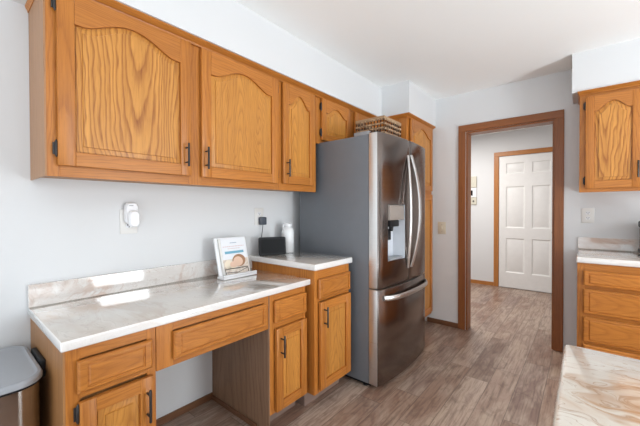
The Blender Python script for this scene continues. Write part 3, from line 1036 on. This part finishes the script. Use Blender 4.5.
# wicker basket on the refrigerator
BX0, BX1, BY0, BY1, BZ0, BZ1 = -1.475, -1.216, 2.25, 2.54, FZ - 0.004, 1.972
bk = thing('wicker_basket', 'brown open-weave wicker basket on top of the refrigerator', 'basket', ((BX0 + BX1) / 2, (BY0 + BY1) / 2, BZ0))
b = B()
b.box(BX0 + 0.012, BX1 - 0.012, BY0 + 0.012, BY1 - 0.012, BZ0, BZ0 + 0.008)
b.build('bottom', 'wicker_dark', bk)
hb = B()
nz = 6
for k in range(nz):
    z = BZ0 + 0.014 + (BZ1 - BZ0 - 0.03) * k / (nz - 1)
    sg = 1 if k % 2 else -1
    cor = [(BX0, BY0), (BX1, BY0), (BX1, BY1), (BX0, BY1), (BX0, BY0)]
    for (xa_, ya_), (xb_, yb_) in zip(cor, cor[1:]):
        pts = []
        for i in range(19):
            t = i / 18
            wv = 0.005 * sg * math.sin(t * math.pi * 9)
            dx, dy = xb_ - xa_, yb_ - ya_
            L = math.hypot(dx, dy)
            pts.append((xa_ + dx * t - dy / L * wv, ya_ + dy * t + dx / L * wv, z))
        hb.tube(pts, 0.0085, 6)
hb.build('weave', 'wicker', bk)
sb = B()
for (xa_, ya_), (xb_, yb_) in zip(cor, cor[1:]):
    for i in range(10):
        t = i / 9
        x, y = xa_ + (xb_ - xa_) * t, ya_ + (yb_ - ya_) * t
        sb.tube([(x, y, BZ0 + 0.004), (x, y, BZ1 - 0.008)], 0.0042, 6)
sb.build('stakes', 'wicker_dark', bk)
rb = B()
for o_ in (0.0, 0.010):
    rb.tube([(x, y, BZ1 - o_) for x, y in cor], 0.008, 8)
rb.build('rim', 'wicker_light', bk)

# ------------------------------------------------------------------ wall plates


def outlet(mp, u0, u1, v0, v1, parent, screw=True):
    b = B(mp)
    b.box(u0, u1, v0, v1, 0.0005, 0.006, 0, 0.002, 2)
    pl = b.build('plate', 'plate_white', parent)
    uc, vc = (u0 + u1) / 2, (v0 + v1) / 2
    for s in (-1, 1):
        r = B(mp)
        cv = vc + s * 0.021
        r.prism([(uc + 0.015 * math.cos(a), cv + max(-0.012, min(0.012, 0.016 * math.sin(a)))) for a in (2 * math.pi * k / 20 for k in range(20))], 0.006, 0.0085)
        rc = r.build('receptacle', 'white_plastic', parent)
        sl = B(mp)
        sl.box(uc - 0.0085, uc - 0.0050, cv - 0.003, cv + 0.008, 0.0084, 0.0088)
        sl.box(uc + 0.0050, uc + 0.0085, cv - 0.003, cv + 0.008, 0.0084, 0.0088)
        sl.box(uc - 0.0028, uc + 0.0028, cv - 0.010, cv - 0.005, 0.0084, 0.0088)
        sl.build('slots', 'slot', rc)
    return pl


MWL = left_map(WL)
MWB = back_map(WBK)
t = thing('wall_outlet', 'white wall outlet behind the plug-in night light, above the desk backsplash', 'outlet', (WL, 0.655, 1.18), 'wall outlets')
outlet(MWL, 0.615, 0.700, 1.115, 1.245, t)
t = thing('night_light', 'white plug-in night light with rounded front, on the left wall', 'night light', (WL, 0.66, 1.21))
b = B(MWL)
cxu, cxv = 0.664, 1.225


def rrect(cu, cv, hu, hv, r, n, k=6):
    pts = []
    for q_, (sx, sy) in enumerate(((1, 1), (-1, 1), (-1, -1), (1, -1))):
        for i in range(k + 1):
            a = math.pi / 2 * (q_ + i / k)
            pts.append((cu + sx * (hu - r) + r * math.cos(a), cv + sy * (hv - r) + r * math.sin(a), n))
    return pts


b.rings([rrect(cxu, cxv, 0.030, 0.056, 0.02, 0.010), rrect(cxu, cxv, 0.031, 0.057, 0.02, 0.030), rrect(cxu, cxv, 0.026, 0.052, 0.02, 0.038)])
b.build('body', 'white_plastic', t)
b = B(MWL)
b.rings([rrect(cxu + 0.004, cxv - 0.030, 0.026, 0.045, 0.0255, 0.0385), rrect(cxu + 0.004, cxv - 0.030, 0.026, 0.045, 0.0255, 0.052), rrect(cxu + 0.004, cxv - 0.030, 0.020, 0.038, 0.019, 0.060)])
b.build('lens', 'white_plastic', t)
b = B(MWL)
b.box(cxu - 0.016, cxu + 0.004, cxv + 0.038, cxv + 0.042, 0.0378, 0.0392)
b.build('sensor_slot', 'grey_plastic', t)

t = thing('wall_outlet', 'white wall outlet holding the dark power adapter, behind the smart display', 'outlet', (WL, 1.54, 1.19), 'wall outlets')
outlet(MWL, 1.503, 1.586, 1.128, 1.254, t)
t = thing('power_adapter', 'dark square power adapter plugged in above the smart display, cord hanging', 'adapter', (WL, 1.555, 1.16))
b = B(MWL)
b.box(1.533, 1.592, 1.128, 1.186, 0.009, 0.040, 0, 0.008, 3)
b.build('body', 'slate', t)
b = B()
b.tube([(WL + 0.03, 1.560, 1.130), (WL + 0.028, 1.556, 1.08), (WL + 0.022, 1.552, 1.03), (WL + 0.02, 1.556, 0.97), (WL + 0.014, 1.58, 0.93), (WL + 0.012, 1.60, 0.9135), (WL + 0.016, 1.63, 0.9135)], 0.0022, 8)
b.build('cord', 'black_plastic', t)

t = thing('wall_outlet', 'white duplex outlet on the back wall, between doorway and right counter', 'outlet', (0.02, WBK, 1.19), 'wall outlets')
outlet(MWB, -0.022, 0.060, 1.124, 1.249, t)
t = thing('light_switch', 'almond toggle switch plate on the back wall, left of the doorway', 'switch', (-1.18, WBK, 1.04))
b = B(MWB)
b.box(-1.222, -1.138, 0.975, 1.106, 0.0005, 0.006, 0, 0.002, 2)
b.build('plate', 'almond', t)
b = B(MWB)
b.box(-1.186, -1.174, 1.028, 1.054, 0.006, 0.014, 0, 0.002)
b.build('toggle', 'almond', t)
for v in (1.005, 1.076):
    b = B(MWB)
    b.lathe((-1.18, v, 0.006), [(0.0035, 0), (0.003, 0.0012)], 8)
    b.build('screw', 'slot', t)

# hall intercom: three stacked units
t = thing('intercom_panel', 'beige wall intercom with small dark display, on the far hall wall', 'intercom', (-1.45, HB, 1.55))
MHW = back_map(HB)
b = B(MHW)
b.box(-1.515, -1.388, 1.60, 1.785, 0.0005, 0.03, 0, 0.004)
b.build('upper_box', 'beige_panel', t)
b = B(MHW)
b.box(-1.515, -1.388, 1.44, 1.598, 0.0005, 0.022, 0, 0.004)
b.build('body', 'white_plastic', t)
b = B(MHW)
b.box(-1.512, -1.446, 1.468, 1.555, 0.022, 0.027, 0, 0.003)
b.build('display', 'screen', t)
b = B(MHW)
b.box(-1.515, -1.388, 1.315, 1.438, 0.0005, 0.016, 0, 0.004)
lb = b.build('lower_box', 'beige_panel', t)
b = B(MHW)
b.tube([(-1.435, 1.375, 0.016), (-1.435, 1.375, 0.028)], 0.012, 12)
b.build('knob', 'slot', lb)

# ------------------------------------------------------------------ things on the counters
# smart display
sd = thing('smart_display', 'black smart display standing on the higher counter, screen off', 'smart display', (-1.745, 1.559, 0.911))
L0 = WLOC[sd.name]
b = B(lambda u, v, n: tuple(L0 + Vector((n - v * 0.10, u, v))))
b.rings([rrect(0, 0.065, 0.098, 0.063, 0.010, -0.010), rrect(0, 0.065, 0.100, 0.065, 0.012, -0.006), rrect(0, 0.065, 0.100, 0.065, 0.012, 0.002), rrect(0, 0.065, 0.098, 0.063, 0.011, 0.0045)])
b.build('bezel', 'black_plastic', sd)
b = B(lambda u, v, n: tuple(L0 + Vector((n - v * 0.10, u, v))))
b.rings([rrect(0, 0.066, 0.086, 0.050, 0.004, 0.0046), rrect(0, 0.066, 0.086, 0.050, 0.004, 0.0054)])
b.build('screen', 'screen', sd)
b = B(lambda u, v, n: tuple(L0 + Vector((n, u, v))))
b.prism([(-0.012, 0.001), (-0.08, 0.001), (-0.05, 0.06), (-0.028, 0.09)], -0.06, 0.06, 0, 0.004, 2, order=lambda a, c, d: (d, c, a))
b.build('speaker_base', 'black_plastic', sd)
sd.rotation_euler = (0, 0, -math.atan2(0.096, 0.174))

# white bottle
bt = thing('bottle', 'white bottle with screw cap and side loop, behind the smart display', 'bottle', (-1.785, 1.752, 0.911))
b = B()
b.lathe((-1.785, 1.752, 0.911), [(0.0, 0.0), (0.044, 0.0), (0.048, 0.006), (0.048, 0.15), (0.046, 0.172), (0.036, 0.188), (0.030, 0.194), (0.030, 0.20)], 28)
b.build('body', 'ceramic', bt)
b = B()
b.lathe((-1.785, 1.752, 1.112), [(0.0, 0.0), (0.033, 0.0), (0.033, 0.020), (0.027, 0.026), (0.0, 0.027)], 24)
b.build('cap', 'white_plastic', bt)
b = B()
b.tube([(-1.785, 1.722, 1.125), (-1.785, 1.706, 1.128), (-1.785, 1.698, 1.112), (-1.785, 1.704, 1.093), (-1.785, 1.716, 1.085)], 0.005, 8)
b.build('loop', 'white_plastic', bt)

# cookbook on a white stand
BXB, BYC = -1.72, 1.225
st = thing('book_stand', 'white wooden book stand on the low counter, holding the baby book', 'book stand', (BXB, BYC, 0.8155))
S0 = WLOC[st.name]
tilt = R(15)


def lean(u, v, n):
    """u along Y, v up the slope, n out of the page"""
    x = n * math.cos(tilt) - v * math.sin(tilt)
    z = v * math.cos(tilt) + n * math.sin(tilt)
    return tuple(S0 + Vector((x, u, z)))


b = B(lean)
b.box(-0.118, 0.118, 0.012, 0.255, -0.012, 0.0, 0, 0.003, 2)
b.build('back_board', 'white_plastic', st)
b = B()
b.box(S0.x - 0.02, S0.x + 0.055, S0.y - 0.125, S0.y + 0.125, 0.8155, 0.8285, 0, 0.003, 2)
b.build('ledge', 'white_plastic', st)
b = B()
b.box(S0.x + 0.046, S0.x + 0.055, S0.y - 0.125, S0.y + 0.125, 0.829, 0.842, 0, 0.003, 2)
b.build('lip', 'white_plastic', st)
b = B(lean)
b.tube([(-0.085, 0.018, 0.026), (-0.085, 0.050, 0.022), (0.085, 0.050, 0.022), (0.085, 0.018, 0.026)], 0.0022, 6)
b.tube([(-0.085, 0.030, 0.025), (0.0, 0.022, 0.028), (0.085, 0.045, 0.023)], 0.0016, 6)
b.build('page_wire', 'slot', st, label='thin dark page holder wire')
b = B(lambda u, v, n: tuple(S0 + Vector((u, n, v))))
b.prism([(-0.055, 0.005), (-0.062, 0.19), (-0.105, 0.0)], -0.02, 0.02)
b.build('rear_prop', 'white_plastic', st)


def cover_mat():
    """magazine cover: white, pale text lines, blue banner and a warm photo of a sleeping newborn"""
    mt, nt, bs = new_mat('book_cover')
    tc = N(nt, 'ShaderNodeTexCoord').outputs['Object']
    sp = N(nt, 'ShaderNodeSeparateXYZ')
    nt.links.new(tc, sp.inputs[0])
    Y = sp.outputs[1]
    Z = sp.outputs[2]
    n = noise(nt, tc, 40, 3)
    photo = ramp(nt, n, [(0.3, srgb(196, 178, 162)), (0.5, srgb(226, 212, 198)), (0.7, srgb(238, 232, 226))])
    c = mix(nt, maprange(nt, Z, -0.022, -0.020), photo, srgb(236, 238, 242))
    nt.links.new(c, bs.inputs['Base Color'])
    bs.inputs['Roughness'].default_value = 0.25
    return mt


M['cover'] = cover_mat()
bk2 = thing('book', 'baby book with a blue banner and sleeping newborn, open on the white stand', 'book', (S0.x + 0.01, BYC, 0.829))
b = B(lean)
b.box(-0.098, 0.098, 0.018, 0.246, 0.0005, 0.014, 0, 0.001)
b.build('pages', 'plate_white', bk2)
b = B(lean)
b.box(-0.085, 0.101, 0.016, 0.248, 0.0142, 0.016)
b.build('cover', 'cover', bk2)
M['c_blue'] = plain('cover_blue', srgb(112, 172, 196), 0.4)
M['c_pink'] = plain('cover_pink', srgb(216, 188, 190), 0.4)
M['c_grey'] = plain('cover_grey', srgb(150, 166, 186), 0.4)
M['c_skin'] = plain('cover_skin', srgb(232, 196, 172), 0.5)
M['c_cap'] = plain('cover_brown', srgb(168, 124, 92), 0.5)
M['c_lace'] = plain('cover_lace', srgb(238, 224, 202), 0.5)
b = B(lean)
b.box(-0.066, 0.076, 0.146, 0.162, 0.0161, 0.0165)
b.build('banner', 'c_blue', bk2, label='teal blue banner on the cover')


def text(body, size, u, v, n, mat, parent, name='lettering', xs=1.0):
    cu = bpy.data.curves.new(name, 'FONT')
    cu.body = body
    cu.size = size
    cu.align_x = 'CENTER'
    cu.extrude = 0.0002
    cu.materials.append(M[mat])
    o = bpy.data.objects.new(name, cu)
    C.objects.link(o)
    bx = Vector((0, 1, 0))
    by = Vector((-math.sin(tilt), 0, math.cos(tilt)))
    bz = bx.cross(by)
    mm = Matrix((bx * xs, by, bz)).transposed().to_4x4()
    mm.translation = Vector(lean(u, v, n)) - WLOC[parent.name]
    o.parent = parent
    o.matrix_local = mm
    return o


def disc(b, cu, cv, ru, rv, n, k=24):
    b.prism([(cu + ru * math.cos(2 * math.pi * i / k), cv + rv * math.sin(2 * math.pi * i / k)) for i in range(k)], n, n + 0.0003)


# picture: newborn curled under a knitted cap, lace cloth at the left
b = B(lean)
disc(b, 0.030, 0.098, 0.050, 0.040, 0.0161)
b.build('picture_cap', 'c_cap', bk2)
b = B(lean)
disc(b, 0.022, 0.092, 0.036, 0.031, 0.0166)
disc(b, -0.012, 0.076, 0.030, 0.020, 0.0166)
b.build('picture_baby', 'c_skin', bk2)
b = B(lean)
disc(b, -0.052, 0.078, 0.028, 0.030, 0.0163)
disc(b, -0.030, 0.060, 0.030, 0.016, 0.0163)
b.build('picture_lace', 'c_lace', bk2)
b = B(lean)
for v, u0, u1, h in ((0.190, -0.075, 0.085, 0.0045), (0.176, -0.04, 0.05, 0.004)):
    u = u0
    while u < u1:
        wd = random.uniform(0.008, 0.02)
        b.box(u, min(u + wd, u1), v, v + h, 0.0161, 0.0164)
        u += wd + 0.004
b.build('pink_lines', 'c_pink', bk2)
b = B(lean)
b.box(-0.02, 0.03, 0.213, 0.217, 0.0161, 0.0164)
b.build('grey_line', 'c_grey', bk2)

# ------------------------------------------------------------------ trash can
TX0, TX1, TY0, TY1, TZ = -1.862, -1.435, -0.115, 0.236, 0.640
tc_ = thing('trash_can', 'stainless step trash can with grey lid, on the floor beside the desk', 'trash can', ((TX0 + TX1) / 2, (TY0 + TY1) / 2, 0))
cx_, cy_ = (TX0 + TX1) / 2, (TY0 + TY1) / 2
hx_, hy_ = (TX1 - TX0) / 2, (TY1 - TY0) / 2


def rr3(ins, r, z):
    return [(p[0], p[1], z) for p in rrect(cx_, cy_, hx_ - ins, hy_ - ins, r, 0, 8)]


b = B()
b.rings([rr3(0.006, 0.07, 0.0), rr3(0.0, 0.075, 0.004), rr3(0.0, 0.075, 0.035), rr3(0.004, 0.073, 0.037)])
b.build('base_ring', 'black_plastic', tc_)
b = B()
b.rings([rr3(0.005, 0.072, 0.0375), rr3(0.005, 0.072, TZ)])
b.build('body', 'steel_can', tc_)
b = B()
b.rings([rr3(0.002, 0.074, TZ + 0.001), rr3(0.002, 0.074, TZ + 0.006)])
b.build('liner_rim', 'black_plastic', tc_)
b = B()
b.rings([rr3(0.0, 0.076, TZ + 0.008), rr3(-0.003, 0.079, TZ + 0.010), rr3(-0.003, 0.079, TZ + 0.024), rr3(0.001, 0.076, TZ + 0.030), rr3(0.010, 0.068, TZ + 0.032), rr3(0.016, 0.062, TZ + 0.029), rr3(0.022, 0.056, TZ + 0.029)])
b.build('lid', 'lid_grey', tc_, label='grey domed lid')
b = B()
b.box(cx_ - 0.10, cx_ + 0.08, TY1 + 0.005, TY1 + 0.024, TZ - 0.03, TZ + 0.036, 0, 0.006, 2)
b.build('hinge_housing', 'black_plastic', tc_)
b = B()
b.box(cx_ - 0.06, cx_ + 0.06, TY0 - 0.05, TY0 + 0.001, 0.008, 0.022, 0, 0.004, 2)
b.build('pedal', 'black_plastic', tc_)
